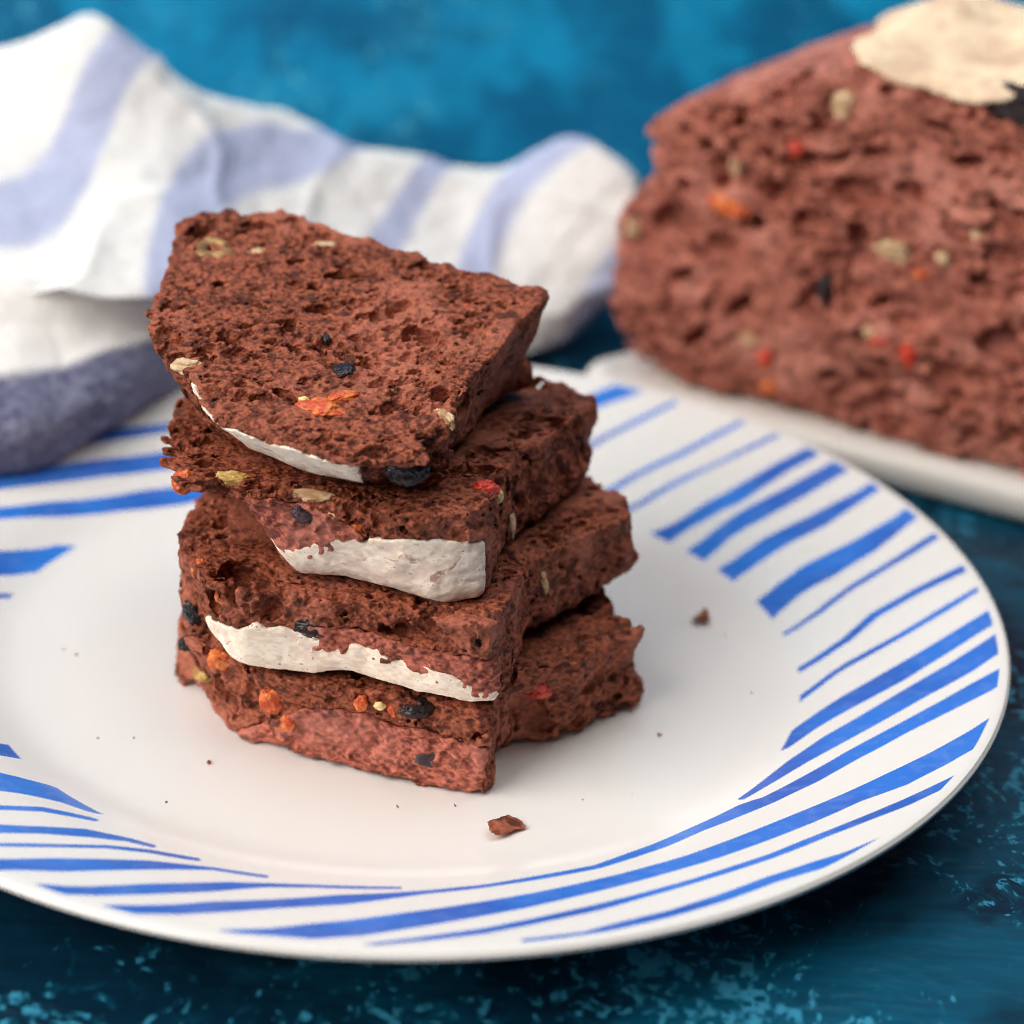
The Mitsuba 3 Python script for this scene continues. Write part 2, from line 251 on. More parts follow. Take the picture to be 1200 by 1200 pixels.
# ------------------------------------------------------------------ bread: fields, pores, surface nets
_LAT = np.random.default_rng(5).random((40, 40, 40)).astype(np.float32)

def vnoise(p, seed=0):
    p = np.asarray(p, np.float32) + np.array([seed * 7.31 % 40, seed * 3.77 % 40, seed * 11.13 % 40], np.float32)
    i = np.floor(p); t = p - i
    return map_coordinates(_LAT, np.moveaxis(i + t * t * (3 - 2 * t), -1, 0), order=1, mode='grid-wrap', output=np.float32)

def chaikin(poly, k=2, c=.16):
    v = np.asarray(poly, float)
    for _ in range(k):
        w = np.roll(v, -1, 0)
        v = np.stack([v * (1 - c) + w * c, v * c + w * (1 - c)], 1).reshape(-1, 2)
    return v

def psdf(P, poly):
    v = np.asarray(poly, float); d = np.full(len(P), 1e9); s = np.ones(len(P))
    for i in range(len(v)):
        a, b = v[i], v[i - 1]; e = b - a; w = P - a
        t = np.clip((w @ e) / (e @ e), 0, 1); q = w - t[:, None] * e
        d = np.minimum(d, (q * q).sum(1))
        c1, c2, c3 = P[:, 1] >= a[1], P[:, 1] < b[1], e[0] * w[:, 1] > e[1] * w[:, 0]
        s = np.where((c1 & c2 & c3) | (~c1 & ~c2 & ~c3), -s, s)
    return s * np.sqrt(d)

def nets(f, org, h):
    """Naive surface nets of the grid f (negative inside): vertices, triangles."""
    s = f < 0
    n = np.array(f.shape) - 1
    cnt = np.zeros(n, np.int8)
    for a in (0, 1):
        for b in (0, 1):
            for c in (0, 1):
                cnt += s[a:n[0] + a, b:n[1] + b, c:n[2] + c]
    act = (cnt > 0) & (cnt < 8)
    idx = np.full(n, -1, np.int64); cell = np.argwhere(act); idx[act] = np.arange(len(cell))
    acc, w = np.zeros((len(cell), 3)), np.zeros(len(cell))
    I = cell.T
    for ax in range(3):
        o1, o2 = [k for k in range(3) if k != ax]
        for u in (0, 1):
            for v in (0, 1):
                p0 = I.copy(); p0[o1] += u; p0[o2] += v
                p1 = p0.copy(); p1[ax] += 1
                f0, f1 = f[tuple(p0)], f[tuple(p1)]
                m = (f0 < 0) != (f1 < 0)
                t = f0[m] / (f0[m] - f1[m])
                off = np.zeros((m.sum(), 3)); off[:, o1] = u; off[:, o2] = v; off[:, ax] = t
                acc[m] += off; w[m] += 1
    V = (cell + acc / w[:, None]) * h + np.asarray(org)
    tri = []
    for ax in range(3):
        o1, o2 = [(1, 2), (2, 0), (0, 1)][ax]
        sl0 = [slice(None)] * 3; sl1 = [slice(None)] * 3
        sl0[ax] = slice(0, -1); sl1[ax] = slice(1, None)
        A, B = s[tuple(sl0)], s[tuple(sl1)]
        e = np.argwhere(A != B)
        e = e[(e[:, o1] > 0) & (e[:, o2] > 0) & (e[:, o1] < n[o1]) & (e[:, o2] < n[o2])]
        q = []
        for u, v in ((1, 1), (0, 1), (0, 0), (1, 0)):
            c = e.copy(); c[:, o1] -= u; c[:, o2] -= v
            q.append(idx[tuple(c.T)])
        q = np.stack(q, 1)
        flip = ~A[tuple(e.T)]
        q[flip] = q[flip][:, ::-1]
        tri += [q[:, [0, 1, 2]], q[:, [0, 2, 3]]]
    return V, np.vstack(tri)

def largest(V, F):
    """The biggest connected piece: no floating flakes, no closed bubbles inside."""
    n = len(V)
    g = coo_matrix((np.ones(len(F) * 2, np.int8), (F[:, :2].T.ravel(), F[:, 1:].T.ravel())), shape=(n, n))
    lab = connected_components(g, directed=False)[1]
    keep = lab == np.bincount(lab).argmax()
    new = np.cumsum(keep) - 1
    return V[keep], new[F[keep[F[:, 0]]]]

def smax(a, b, k):
    h = np.clip(.5 + .5 * (a - b) / k, 0, 1)
    return a * h + b * (1 - h) + k * h * (1 - h)

def pores(X, base_at, seed, small=1.25, stretch=((1.3, .8, 1.35), 28), scale=1.0, lively=None):
    """Distance-like field of many ellipsoid bubbles near the surface (negative inside a bubble)."""
    rng = np.random.default_rng(seed)
    lo, hi = X.min(0) - 2, X.max(0) + 2
    st, ang = np.array(stretch[0]), math.radians(stretch[1])
    R = np.array([[math.cos(ang), math.sin(ang), 0], [-math.sin(ang), math.cos(ang), 0], [0, 0, 1]])
    out = np.full(len(X), 9.0)
    Y = (X @ R.T) / st
    for gap, r0, r1, keep in ((small * .95, .28, .74, 1.0), (small * 2.2, .55, 1.35, .85), (small * 4.4, .9, 2.5, .85)):
        gap, r0, r1 = gap * scale, r0 * scale, r1 * scale
        m = int(np.prod((hi - lo) / gap) * keep)
        c = rng.uniform(lo, hi, (m, 3)); r = r0 + (r1 - r0) * rng.random(m) ** 1.9
        if lively is not None:
            r = r * lively(c)
        b = base_at(c); k = (b > -r * 1.15) & (b < r * .45) & (r > .15)
        c, r = c[k], r[k]
        tree = cKDTree((c @ R.T) / st)
        d, i = tree.query(Y, k=min(4, len(c)), distance_upper_bound=r1 + .8, workers=2)
        rr = np.append(r, 0)[i]
        out = np.minimum(out, np.where(np.isfinite(d), d - rr, 9.0).min(1))
    return out

def grid_of(lo, hi, h):
    n = np.ceil((np.array(hi) - np.array(lo)) / h).astype(int) + 1
    ax = [lo[k] + h * np.arange(n[k]) for k in range(3)]
    return n, ax

def rough(X, amps, seed):
    return sum(a * 2 * (vnoise(X / s, seed + i) - .5) for i, (s, a) in enumerate(amps))

def shape_dict(V, F, bsdf, smooth=True):
    return mikit.ply((np.asarray(V) / 1000, F), bsdf, smooth=smooth)

PLANES = {'s1': (79, 88.5, 67, 64), 's2': (66.5, 62.5, 46, 45.5), 's3': (46, 44.5, 25.8, 29), 's4': (25.5, 26.5, 5.2, 5.2)}   # top and bottom face: z at y = -60 and at y = 0

AMP = {'s1': .38, 's2': .8, 's3': .8, 's4': .75}

def front_gap(XY, poly):
    """Distance to the outline's edges that face the front minus that to its other edges."""
    out = [np.full(len(XY), 99.0), np.full(len(XY), 99.0)]
    wind = np.sign(np.sum(poly[:, 0] * np.roll(poly[:, 1], -1) - poly[:, 1] * np.roll(poly[:, 0], -1)))
    for a, b in zip(poly, np.roll(poly, -1, 0)):
        e = b - a; nrm = np.array([e[1], -e[0]]) / np.linalg.norm(e)
        t = np.clip(((XY - a) @ e) / (e @ e), 0, 1)
        d = np.linalg.norm(XY - a - t[:, None] * e, axis=1)
        j = 0 if nrm @ np.array([-.45, -.89]) * wind > .1 else 1
        out[j] = np.minimum(out[j], d)
    return out[0] - out[1]

def slice_mesh(k, h, open_top, open_bottom, holes, crusts, seed, lift=None):
    pt, pb = chaikin(OUTLINES[k + 't']), chaikin(OUTLINES[k + 'b'])
    a, b, c, d = PLANES[k]
    lo = np.r_[np.minimum(pt.min(0), pb.min(0)) - 4, min(c, d, d + (d - c) / 60 * 40) - 3]
    hi = np.r_[np.maximum(pt.max(0), pb.max(0)) + 4, max(a, b, b + (b - a) / 60 * 40) + 3]
    n, (x, y, z) = grid_of(lo, hi, h)
    XY = np.stack(np.meshgrid(x, y, indexing='ij'), -1).reshape(-1, 2)
    flatp = np.c_[XY, XY[:, 0] * 0]
    wob = np.c_[rough(flatp, ((9, .9),), seed + 50), rough(flatp, ((9, .9),), seed + 60)]
    fg = (.5 * front_gap(XY, pt) + .5 * front_gap(XY, pb)).reshape(n[0], n[1])
    dt, db = psdf(XY + wob, pt).reshape(n[0], n[1]), psdf(XY + wob, pb).reshape(n[0], n[1])
    zt, zb = b + (b - a) / 60 * y, d + (d - c) / 60 * y
    Z = z[None, None, :]; ZT = np.broadcast_to(zt[None, :, None], (n[0], n[1], 1)); ZB = np.broadcast_to(zb[None, :, None], (n[0], n[1], 1))
    und = (1.3 if k == 's1' else 2.5) * vnoise(flatp / 10.0, seed + 88).reshape(n[0], n[1], 1)       # the underside is uneven, so that it rests on its high spots
    ZB = ZB + (und if k != 's4' else .4 * und)
    if lift:
        q = np.clip((lift[0] - x) / lift[1], 0, 1); q = q * q * (3 - 2 * q) * lift[2]
        ZB = ZB + q[:, None, None] * np.clip((-5 - y) / 25, 0, 1)[None, :, None]
    H = np.clip((Z - ZB) / (ZT - ZB), 0, 1)
    side = (1 - H) * db[:, :, None] + H * dt[:, :, None]
    if k != 's4':
        side = side + 1.5 * np.clip(1 - H / .2, 0, 1) ** 2
    flat = np.maximum(Z - ZT, ZB - Z)
    base = smax(side, flat, .7)
    band = (base < 5.2) & (base > -5.2)
    I = np.argwhere(band)
    X = np.stack([x[I[:, 0]], y[I[:, 1]], z[I[:, 2]]], 1)
    bv, sv, tv, lv = base[band], side[band], (Z - ZT)[band], (ZB - Z)[band]
    # how open the crumb is: cut faces that nobody can see (pressed between slices) stay plain
    buried = np.clip((-sv - 9) / 4, 0, 1) * (1 - np.where(tv > lv, open_top, open_bottom))
    onside = np.clip(1 - np.abs(sv) / 3, 0, 1)
    bv = bv + rough(X, ((7, .9), (3.6, 1.0), (1.7, .6)), seed) * (.24 + AMP[k] * onside) + rough(X, ((.75, .2),), seed + 9)
    def base_at(c):
        return map_coordinates(base, ((c - lo) / h).T, order=1, mode='nearest')
    live = lambda c: np.clip(.92 + 1.1 * (vnoise(c / 9, seed + 4) - .42), .6, 1.35)
    pv = pores(X, base_at, seed, lively=live) + 6 * buried
    if k == 's1':
        pv = pv + 1.5 * onside * (X[:, 1] > -22)          # its far rim is cut clean
    for (hx, hy, hz, rx, ry, rz, ang) in holes:
        ry = ry * 1.2
        ca, sa = math.cos(math.radians(ang)), math.sin(math.radians(ang))
        e = X - [hx, hy, hz - .7 * rz]
        ex, ey = (e[:, 0] * ca + e[:, 1] * sa) / rx, (-e[:, 0] * sa + e[:, 1] * ca) / ry
        q = np.sqrt(ex ** 2 + ey ** 2 + (e[:, 2] / (rz * 1.7)) ** 2) - 1
        pv = np.minimum(pv, q * min(rx, ry, rz) + rough(X, ((1.6, .45),), seed + 77))
    g = np.where(base > 0, 4.0, -4.0)
    out = {}
    crumb_cut = np.full(len(X), -9.0)
    front = X[:, 1] < -18
    near = np.nonzero(front & (np.abs(sv) < 3.4))[0]
    XN, sn, hv, IN = X[near], sv[near], H[band][near], I[near]
    ht, fgn, fl = (ZT - ZB)[IN[:, 0], IN[:, 1], 0], fg[IN[:, 0], IN[:, 1]], flat[band][near]
    ragged = rough(XN, ((4.5, 1.0), (2.0, .55), (.8, .25)), seed + 31)
    skin = sn + rough(XN, ((9, .7), (3.5, .35), (1.2, .12)), seed + 3)
    for (name, mat, xs, f0, f1, thick, proud) in crusts:
        t0, t1 = np.interp(XN[:, 0], xs, f0), np.interp(XN[:, 0], xs, f1)
        skn = skin + (rough(XN, ((2.4, .7), (1.1, .6), (.7, .25)), seed + 41) if mat == 'dusty_crust' else 0)
        reg = np.maximum((hv - t1) * ht + ragged, (t0 - hv) * ht + .5 * ragged)
        reg = np.maximum(reg, np.maximum(np.maximum(xs[0] - XN[:, 0], XN[:, 0] - xs[-1]) + ragged, fgn))
        fc = smax(smax(np.abs(skn - proud + thick / 2) - thick / 2, reg, .5), fl - .4, .5)
        gc = np.full(base.shape, 4.0); gc[tuple(IN.T)] = fc
        out[name] = (nets(gc, lo, h), mat)
        crumb_cut[near] = np.maximum(crumb_cut[near], np.where(reg < .2, skin - proud + thick * .75, -9.0))
        pv[near] = np.where((reg < .4) & (np.abs(sn) < 2.4), pv[near] + 3, pv[near])
    g[band] = smax(np.maximum(bv, crumb_cut), -pv, .22)
    out['crumb'] = (largest(*nets(g, lo, h)), 'crumb')
    return out

def blob(center, radii, rotz, seed, tilt=0, rough_amp=.38, sub=4, wrinkle=0):
    m = trimesh.creation.icosphere(subdivisions=sub)
    v = m.vertices.copy()
    v *= (1 + rough_amp * 2 * (meshkit.fbm(v * 1.5 + seed * 3.1, 2, seed) - .5) + .22 * rough_amp * 2 * (meshkit.fbm(v * 6 + seed, 2, seed) - .5))[:, None]
    if wrinkle:
        v *= (1 - wrinkle * np.abs(np.sin(7 * v[:, 0] + 3 * meshkit.noise(v * 2, seed) * 3)))[:, None]
    v *= np.array(radii)
    v = trimesh.transform_points(v, trimesh.transformations.rotation_matrix(math.radians(tilt), [1, 0, 0]))
    v = trimesh.transform_points(v, trimesh.transformations.rotation_matrix(math.radians(rotz), [0, 0, 1]))
    return v + np.array(center), m.faces

def ring(center, R, r, seed, tilt=0):
    m = trimesh.creation.torus(R, r, major_sections=40, minor_sections=16)
    v = m.vertices
    v = v * (1 + .45 * 2 * (meshkit.fbm(v / 2.0 + seed, 3, seed) - .5))[:, None]
    v[:, 2] *= 1.1
    v = trimesh.transform_points(v, trimesh.transformations.rotation_matrix(math.radians(tilt), [1, 0, 0]))
    return v + np.array(center), m.faces

def tops(k, y):
    a, b = PLANES[k][:2]
    return b + (b - a) / 60 * y

KIND = {'o': ('berry_piece', 'orange_fruit'), 'r': ('berry_piece', 'red_fruit'), 'g': ('sultana', 'golden_fruit'), 'n': ('nut_piece', 'nut_flesh'), 'd': ('raisin', 'dark_raisin'),
        'p': ('raisin', 'plum_raisin'), 's': ('seed', 'seed_husk')}

def bread_slice(*args):
    JOBS.append((args, POOL.submit(slice_mesh, args[1], args[9], args[3], args[4], args[5], args[6], args[8], args[10] if len(args) > 10 else None)))

def finish_slice(made, key, k, label, open_top, open_bottom, holes, crusts, bits, seed, h, lift=None):
    tag(key, label, 'bread slice', 'bread slices stacked on the plate')
    for name, ((V, F), mat) in made.items():
        if len(F):
            scene[num(f'{key}__{name}')] = shape_dict(V, F, mat)
    for i, (kind, x, y, z, rx, ry, rz, ang) in enumerate(bits):
        if kind == 'ring':
            scene[num(f'{key}__sultana')] = shape_dict(*ring((x, y, z - .75), rx, ry, seed + i, 10), 'olive_fruit')
            continue
        name, mat = KIND[kind]
        scene[num(f'{key}__{name}')] = shape_dict(*blob((x, y + (.95 * ry if z < tops(k, y) - 1.3 else 0), z - (.45 * rz if z >= tops(k, y) - 1.3 else 0)), (rx, ry, rz), ang, seed + i, rough_amp=.2 if kind in 'dp' else .4, wrinkle=.10 if kind in 'dp' else .07 if kind in 'org' else 0), mat)

from concurrent.futures import ThreadPoolExecutor
JOBS, POOL = [], ThreadPoolExecutor(4)
HX = .345
bread_slice('bread_slice', 's1', 'topmost slice of the stack, its whole crumb face in view, tilted towards the viewer', 1, 0,
    [(-14.4, 7.0, 88.5, 5.2, 2.6, 3.2, 10), (-17.8, -7.4, 86.8, 3.8, 1.8, 2.4, 12), (-23.7, -14.0, 85.8, 2.8, 1.5, 2.2, 20), (-11.9, -22.2, 84.5, 2.4, 1.6, 2.2, -60), (-25.5, -43.0, 81.2, 3.4, 1.5, 2, -8),
     (-45.2, 14.4, 90.5, 2.2, 2.4, 3.4, 0), (-20.5, -41.5, 81.8, 3.6, 1.6, 2.2, -38), (1.5, -60.5, 72.6, 5.5, 5, 3.6, 0), (12.8, -33.0, 79.6, 3, 2.4, 2.4, 30), (-35.6, 27.4, 92.3, 4.5, 1.4, 1.8, 5),
     (-.2, 7.3, 89.2, 2.4, 1.3, 1.6, -20), (-6.2, -28.2, 83.6, 1.5, 2.0, 1.8, 0), (-1.4, -34.8, 82.6, 2.6, 1.2, 1.6, 5), (-16.1, -23.5, 84.2, 1.2, 2.6, 2, 25), (-21.3, -23.2, 84.4, 1.8, 1.1, 1.6, 0),
     (2.2, 14, 90.6, 2.2, 1.4, 2.2, 60), (-5.5, -8, 87, 2.2, 1.1, 1.6, -10), (-31, -8, 86.5, 2.6, 1.3, 1.8, 15), (-36, -20, 84.8, 1.6, 1.2, 1.6, 0), (-28, -28, 84, 2.4, 1.0, 1.6, -20), (-40, 0, 88, 1.6, 1.8, 1.8, 0), (-25, 12, 89.8, 2.4, 1.2, 1.8, 20), (6, -16, 86, 1.8, 1.2, 1.8, 0), (14, 12, 89.6, 2.0, 1.0, 1.8, -10), (-2, -46, 81.3, 2.2, 1.0, 1.6, 10), (-30, -36, 82.6, 2.0, 1.0, 1.6, -30), (-20, 2, 88.2, 1.3, 1.6, 1.8, 0)],
    [('crust', 'flour', [-39, -35, -28, -20, -8, -4], [.75, .5, .15, .02, .02, .02], [.93, .93, .93, .92, .93, .9], 1.2, .25)],
    [('ring', -43.2, 15.6, 90.6, 2.9, 1.35, 0, 0), ('n', -41.6, -31.6, 82.9, 3.2, 2.0, 1.6, -10), ('o', -13.4, -45.6, 81.7, 4.6, 3.4, 1.9, -12), ('s', -17.2, -42.7, 81.7, .95, .8, .6, 30), ('d', -10.4, -30.9, 83.6, 2.8, 2.6, 1.6, 20),
     ('o', 12.0, -2.4, 87.6, 1.7, 1.3, 1.1, 0), ('n', -33.7, 15.8, 90.2, 3.4, 2.4, 1.5, 20), ('n', -19.1, 21.1, 91.2, 3.4, 1.4, 1.2, 10), ('n', 10.4, -44.8, 80.8, 1.3, 3.8, 1.8, 30), ('d', 4.5, -59.6, 74.3, 4.4, 2.0, 3.0, 5),
     ('o', -9.5, -40.8, 82.2, 3.0, 1.7, 1.1, 30), ('d', -15.5, -17.5, 85.0, 1.2, 2.4, 1.4, 15)], 11, HX)

bread_slice('bread_slice_001', 's2', 'second slice from the top, a wide floured crust along its lower front edge', .6, 0,
    [(-31.5, -53.5, 65.4, 3.0, 2.2, 2.2, 0), (-37.3, -40.3, 64.6, 2.2, 1.6, 2, 0), (-40, -38, 55, 2.5, 3, 2.5, 0)],
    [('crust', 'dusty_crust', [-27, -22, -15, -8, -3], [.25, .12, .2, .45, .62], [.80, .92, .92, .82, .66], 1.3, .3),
     ('flour_crust', 'flour', [-23.5, -21.7, -17.6, -10.7, -4.8, 5.2, 15, 26], [.0] * 8, [.08, .14, .32, .53, .62, .73, .70, .60], 1.4, .45)],
    [('r', 19.0, -43.5, 65.6, 3.0, 2.0, 2.2, 20), ('s', 21.8, -40.5, 61.5, .8, .8, 1.5, 0), ('o', -40.3, -46.6, 65.0, 2.4, 2.0, 2.4, 0), ('g', -31.0, -45.5, 65.7, 3.6, 1.6, 1.5, -8), ('n', -13.6, -53.0, 66.2, 4.6, 1.6, 1.4, 0),
     ('p', -15.2, -55.6, 62.6, 3.0, 1.8, 2.6, 15), ('o', -6.6, -56.7, 59.6, 3.0, 1.1, 2.0, 0), ('n', 24.4, -34.0, 51.5, 1.0, 1.6, 3.0, 0), ('s', -9.6, -56.3, 62.6, 1.2, .7, 1.3, 0)], 23, HX, (-15, 16, 11))

bread_slice('bread_slice_002', 's3', 'third slice from the top, its narrow floured crust tapering to the front corner', .5, 0,
    [(6, -63.5, 41.0, 6.5, 3, 2.0, 0), (-33, -50, 44, 2.5, 2.5, 3, 0), (-27.5, -47, 45.0, 7.5, 4.5, 4.2, -32), (-22, -56, 43.5, 3.2, 2.0, 1.6, -15)],
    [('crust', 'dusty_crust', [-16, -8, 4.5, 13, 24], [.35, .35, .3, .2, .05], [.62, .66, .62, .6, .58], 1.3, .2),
     ('flour_crust', 'flour', [-36, -35, -24.7, -7.7, 4.5, 13.1, 24.1, 29], [.0] * 8, [.30, .40, .62, .48, .41, .34, .15, .10], 1.4, .45)],
    [('d', -13.6, -57.4, 38.2, 4.6, 1.9, 2.3, -10), ('d', -39.6, -41.0, 31.0, 2.6, 2.8, 3.6, 0), ('d', -40.6, -42.6, 24.6, 2.4, 1.6, 1.7, 20), ('d', 18.6, -64.2, 39.5, 3.4, 1.4, 3.4, 0), ('n', 31.6, -34.0, 38.0, 1.3, 2.4, 3.6, 20),
     ('o', -37.0, -46.6, 43.6, 2.4, 2.0, 2.6, 0), ('s', 43.6, -6.5, 40.0, .8, 1.0, 1.0, 0), ('o', -31.5, -51, 41.5, 2.0, 1.3, 3.0, 0)], 37, .42)

bread_slice('bread_slice_003', 's4', 'bottom slice of the stack, lying on the plate, dusty brown front edge without flour', .5, 0,
    [(-26.2, -51.8, 17.0, 2.4, 3, 4.0, 0), (-31.5, -48.5, 21.8, 2.8, 2.4, 2.6, 0), (-39, -38, 9.5, 2.6, 2.6, 2.4, 0), (.5, -58.8, 23.0, 2.6, 2.0, 1.6, 0)],
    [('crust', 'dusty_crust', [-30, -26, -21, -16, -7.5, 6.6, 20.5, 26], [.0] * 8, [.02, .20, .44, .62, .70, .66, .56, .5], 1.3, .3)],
    [('o', -33.8, -47.4, 24.0, 2.6, 1.5, 2.2, 0), ('g', -37.6, -39.6, 15.8, 2.6, 1.8, 1.8, 10), ('o', -21.8, -53.2, 18.8, 2.4, 1.2, 3.4, 10), ('d', 8.0, -60.6, 22.6, 4.2, 2.4, 2.2, 25), ('r', 32.2, -44.6, 19.6, 2.7, 1.5, 2.0, 20),
     ('p', 12.4, -60.2, 12.0, 5.0, .7, 2.6, 10), ('s', .4, -58.6, 22.4, 1.2, .7, .8, 0), ('o', -3.4, -58.2, 22.4, 1.4, 1.0, 1.8, 0), ('o', 3.4, -59.4, 22.0, 1.3, 1.0, 1.6, 0), ('o', -18.6, -54.4, 14.5, 1.5, .9, 2.0, 0)], 53, .42)

# ------------------------------------------------------------------ tray and the cut loaf on it
tn, tt = np.array([.455, .89]), np.array([.89, -.455])
from shapely.geometry import Polygon, box as sbox
import shapely.affinity as saff
levels = [(0.2, -6.5), (1.5, -3.2), (4, -1.2), (7.5, 0), (10, -.5), (11.4, -1.6), (12.0, -3.4), (12.0, -6.5), (11.3, -8.5), (11.0, -11)]
ring_pts, NP = [], 160
base_rect = Polygon([(24, 14), (316, 14), (316, 151), (87, 151)])
for zz, off in levels:
    g = base_rect.buffer(14 + off, quad_segs=20)
    L = g.exterior
    ring_pts.append([[*L.interpolate(t, normalized=True).coords[0], zz] for t in np.linspace(0, 1, NP, endpoint=False)])
# corresponding points: resample each ring from the nearest point to the first ring's directions
ref = np.array(base_rect.buffer(14, quad_segs=20).exterior.segmentize(3).coords)[:-1]
cx, cy = 180, 82.5
rows = []
for zz, off in levels:
    g = base_rect.buffer(14 + off, quad_segs=20).exterior
    rows.append(np.array([[*g.interpolate(g.project(__import__('shapely').Point(p))).coords[0], zz] for p in ref]))
NP = len(ref)
V = np.vstack(rows + [np.array([[cx, cy, 11.0], [cx, cy, .2]])])
F = []
for r in range(len(levels) - 1):
    for i in range(NP):
        j = (i + 1) % NP
        F += [[r * NP + i, r * NP + j, (r + 1) * NP + j], [r * NP + i, (r + 1) * NP + j, (r + 1) * NP + i]]
tc, bc, lt = len(V) - 2, len(V) - 1, (len(levels) - 1) * NP
for i in range(NP):
    j = (i + 1) % NP
    F += [[lt + i, lt + j, tc], [j, i, bc]]
# local (x along the front edge, y away from the viewer) -> world
org = tn * 149.0 + tt * (-43.0)
def tray_w(v):
    return np.c_[org + v[:, :1] * tt + v[:, 1:2] * tn, v[:, 2]]
Vw = tray_w(V)
tm = trimesh.Trimesh(Vw / 1000, F, process=False)
if tm.volume < 0:
    tm.invert()
add('serving_tray', mikit.ply(tm, 'tray_glaze', smooth=40), 'long plain white tray with rounded edges under the cut loaf', 'tray')

lt_, ln_ = np.array([.88, -.475]), np.array([.475, .88])
P0 = np.array([158.8, 94.3])
FACE = [(-118.5, 86.4), (-96, 99.5), (-77.3, 105), (-66, 109), (-58.8, 110.4), (-31, 109.0), (-16, 111.0), (10, 113), (45, 111), (70, 98), (86, 70), (86, 35), (70, 13), (0, 11.4), (-48, 11.2), (-74, 11.4),
        (-104, 11.6), (-119, 15.0), (-125, 27), (-127.0, 42), (-128.5, 55.8), (-122.5, 66), (-119, 73)]
def loaf():
    h = .95
    lo, hi = np.array([-133, -7, 7.0]), np.array([92, 96, 142.0])
    n, (x, y, z) = grid_of(lo, hi, h)
    XZ = np.stack(np.meshgrid(x, z, indexing='ij'), -1).reshape(-1, 2)
    S0 = psdf(XZ, FACE).reshape(n[0], n[2])
    # the loaf domes up behind its cut face and narrows to its far end
    XX, ZZ = np.meshgrid(x, z, indexing='ij')
    base = np.empty(n)
    for j, w in enumerate(y):
        up = 9 * math.sin(min(max(w, 0) / 62, 1) * math.pi / 2) * np.clip((XX + 95) / 40, 0, 1)
        sc = 1 + up * np.clip((ZZ - 11) / 100, 0, 1.3) / 110
        q = np.stack([XX.ravel(), (11 + (ZZ - 11) / sc).ravel()], 1)
        s = map_coordinates(S0, [(q[:, 0] - lo[0]) / h, (q[:, 1] - lo[2]) / h], order=1, mode='nearest').reshape(XX.shape)
        tuck = 10 * np.clip((w - 60) / 36, 0, 1) ** 2
        base[:, j, :] = s + tuck
    flat = np.maximum(-y[None, :, None] + 0 * base, y[None, :, None] - 90)
    base = smax(base, flat, 7.0)
    band = np.abs(base) < 9
    I = np.argwhere(band)
    X = np.stack([x[I[:, 0]], y[I[:, 1]], z[I[:, 2]]], 1)
    bv = base[band]
    face = np.clip(1 - X[:, 1] / 14, 0, 1)
    bv = bv + rough(X, ((16, 1.8), (7, 1.3), (3.2, 1.0)), 5) * (.45 + .55 * face)
    def base_at(c):
        return map_coordinates(base, ((c - lo) / h).T, order=1, mode='nearest')
    live = lambda c: np.clip(.85 + 1.4 * (vnoise(c / 18, 8) - .42), .35, 1.4) * np.clip(1.15 - c[:, 1] / 25, .12, 1)
    pv = pores(X, base_at, 71, stretch=((1.5, 1.5, .8), -12), scale=2.0, lively=live)
    for hx, hz, rx, rz, ang in ((-74.4, 83.9, 5.0, 1.9, 22), (-64.5, 85.5, 4.5, 1.5, 20), (-79.3, 74.0, 2.2, 2.6, 0), (-84, 64.0, 3.2, 1.7, 0), (-100.4, 83, 3.2, 1.6, 0), (-112.2, 58.5, 2.2, 2.8, 0), (-71, 68.0, 1.6, 2.2, 0), (-10.3, 48.2, 3.4, 2.0, -40),
                            (-12, 82, 3.2, 1.4, 10), (-95, 73, 2.2, 2.0, 0), (-57, 57, 1.1, 4.5, 15), (-66, 48, 1.4, 4.2, -25), (-86, 40, 4.5, 1.8, 45), (-92, 90, 2.6, 1.4, 30), (-106, 70, 2.2, 1.6, 0), (-104, 45, 3.4, 1.4, 30), (-52, 90, 3.6, 1.2, 15), (-40, 80, 3.0, 1.3, -20), (-28, 92, 3.6, 1.4, 10), (-46, 50, 2.8, 1.4, 35), (-30, 30, 3.8, 1.4, -15), (-58, 26, 3.6, 1.3, 25), (-98, 28, 4.0, 1.6, 50), (-20, 62, 2.6, 1.2, 0), (-36, 100, 3.2, 1.1, -8)):
        ca, sa = math.cos(math.radians(ang)), math.sin(math.radians(ang))
        ex, ez = X[:, 0] - hx, X[:, 2] - hz
        rx, rz = rx * 1.2, rz * 1.3
        q = np.sqrt(((ex * ca + ez * sa) / rx) ** 2 + ((-ex * sa + ez * ca) / rz) ** 2 + (X[:, 1] / 9.0) ** 2) - 1
        pv = np.minimum(pv, q * min(rx, rz) + rough(X, ((2.2, .5),), 91))
    g = np.where(base > 0, 9.0, -9.0)
    # floured top crust
    lowb = np.interp(X[:, 0], [-97, -90, -74, -50, -31, -18, 0, 60], [128, 119, 113, 109.5, 107.5, 110, 112, 110])
    lowl = rough(X, ((9, 2.0), (3, .8)), 15)
    reg = np.maximum(lowb - X[:, 2] + lowl, -93 - X[:, 0] + lowl)
    reg = np.maximum(reg, X[:, 1] - 74)
    sk = base[band] + rough(X, ((14, 1.3), (5, .5)), 6)
    fc = smax(np.abs(sk + .2) - 1.3, reg, .8)
    gc = np.full(n, 9.0); gc[band] = fc
    cut = np.where(reg < .4, sk + 1.0, -9)
    pv = np.where(reg < .8, pv + 4, pv)
    g[band] = smax(np.maximum(bv, cut), -pv, .4)
    return [largest(*nets(q, lo, h)) for q in (g, gc)]

def loaf_w(v):
    v = np.asarray(v)
    return np.c_[P0 + v[:, :1] * lt_ + v[:, 1:2] * ln_, v[:, 2]]

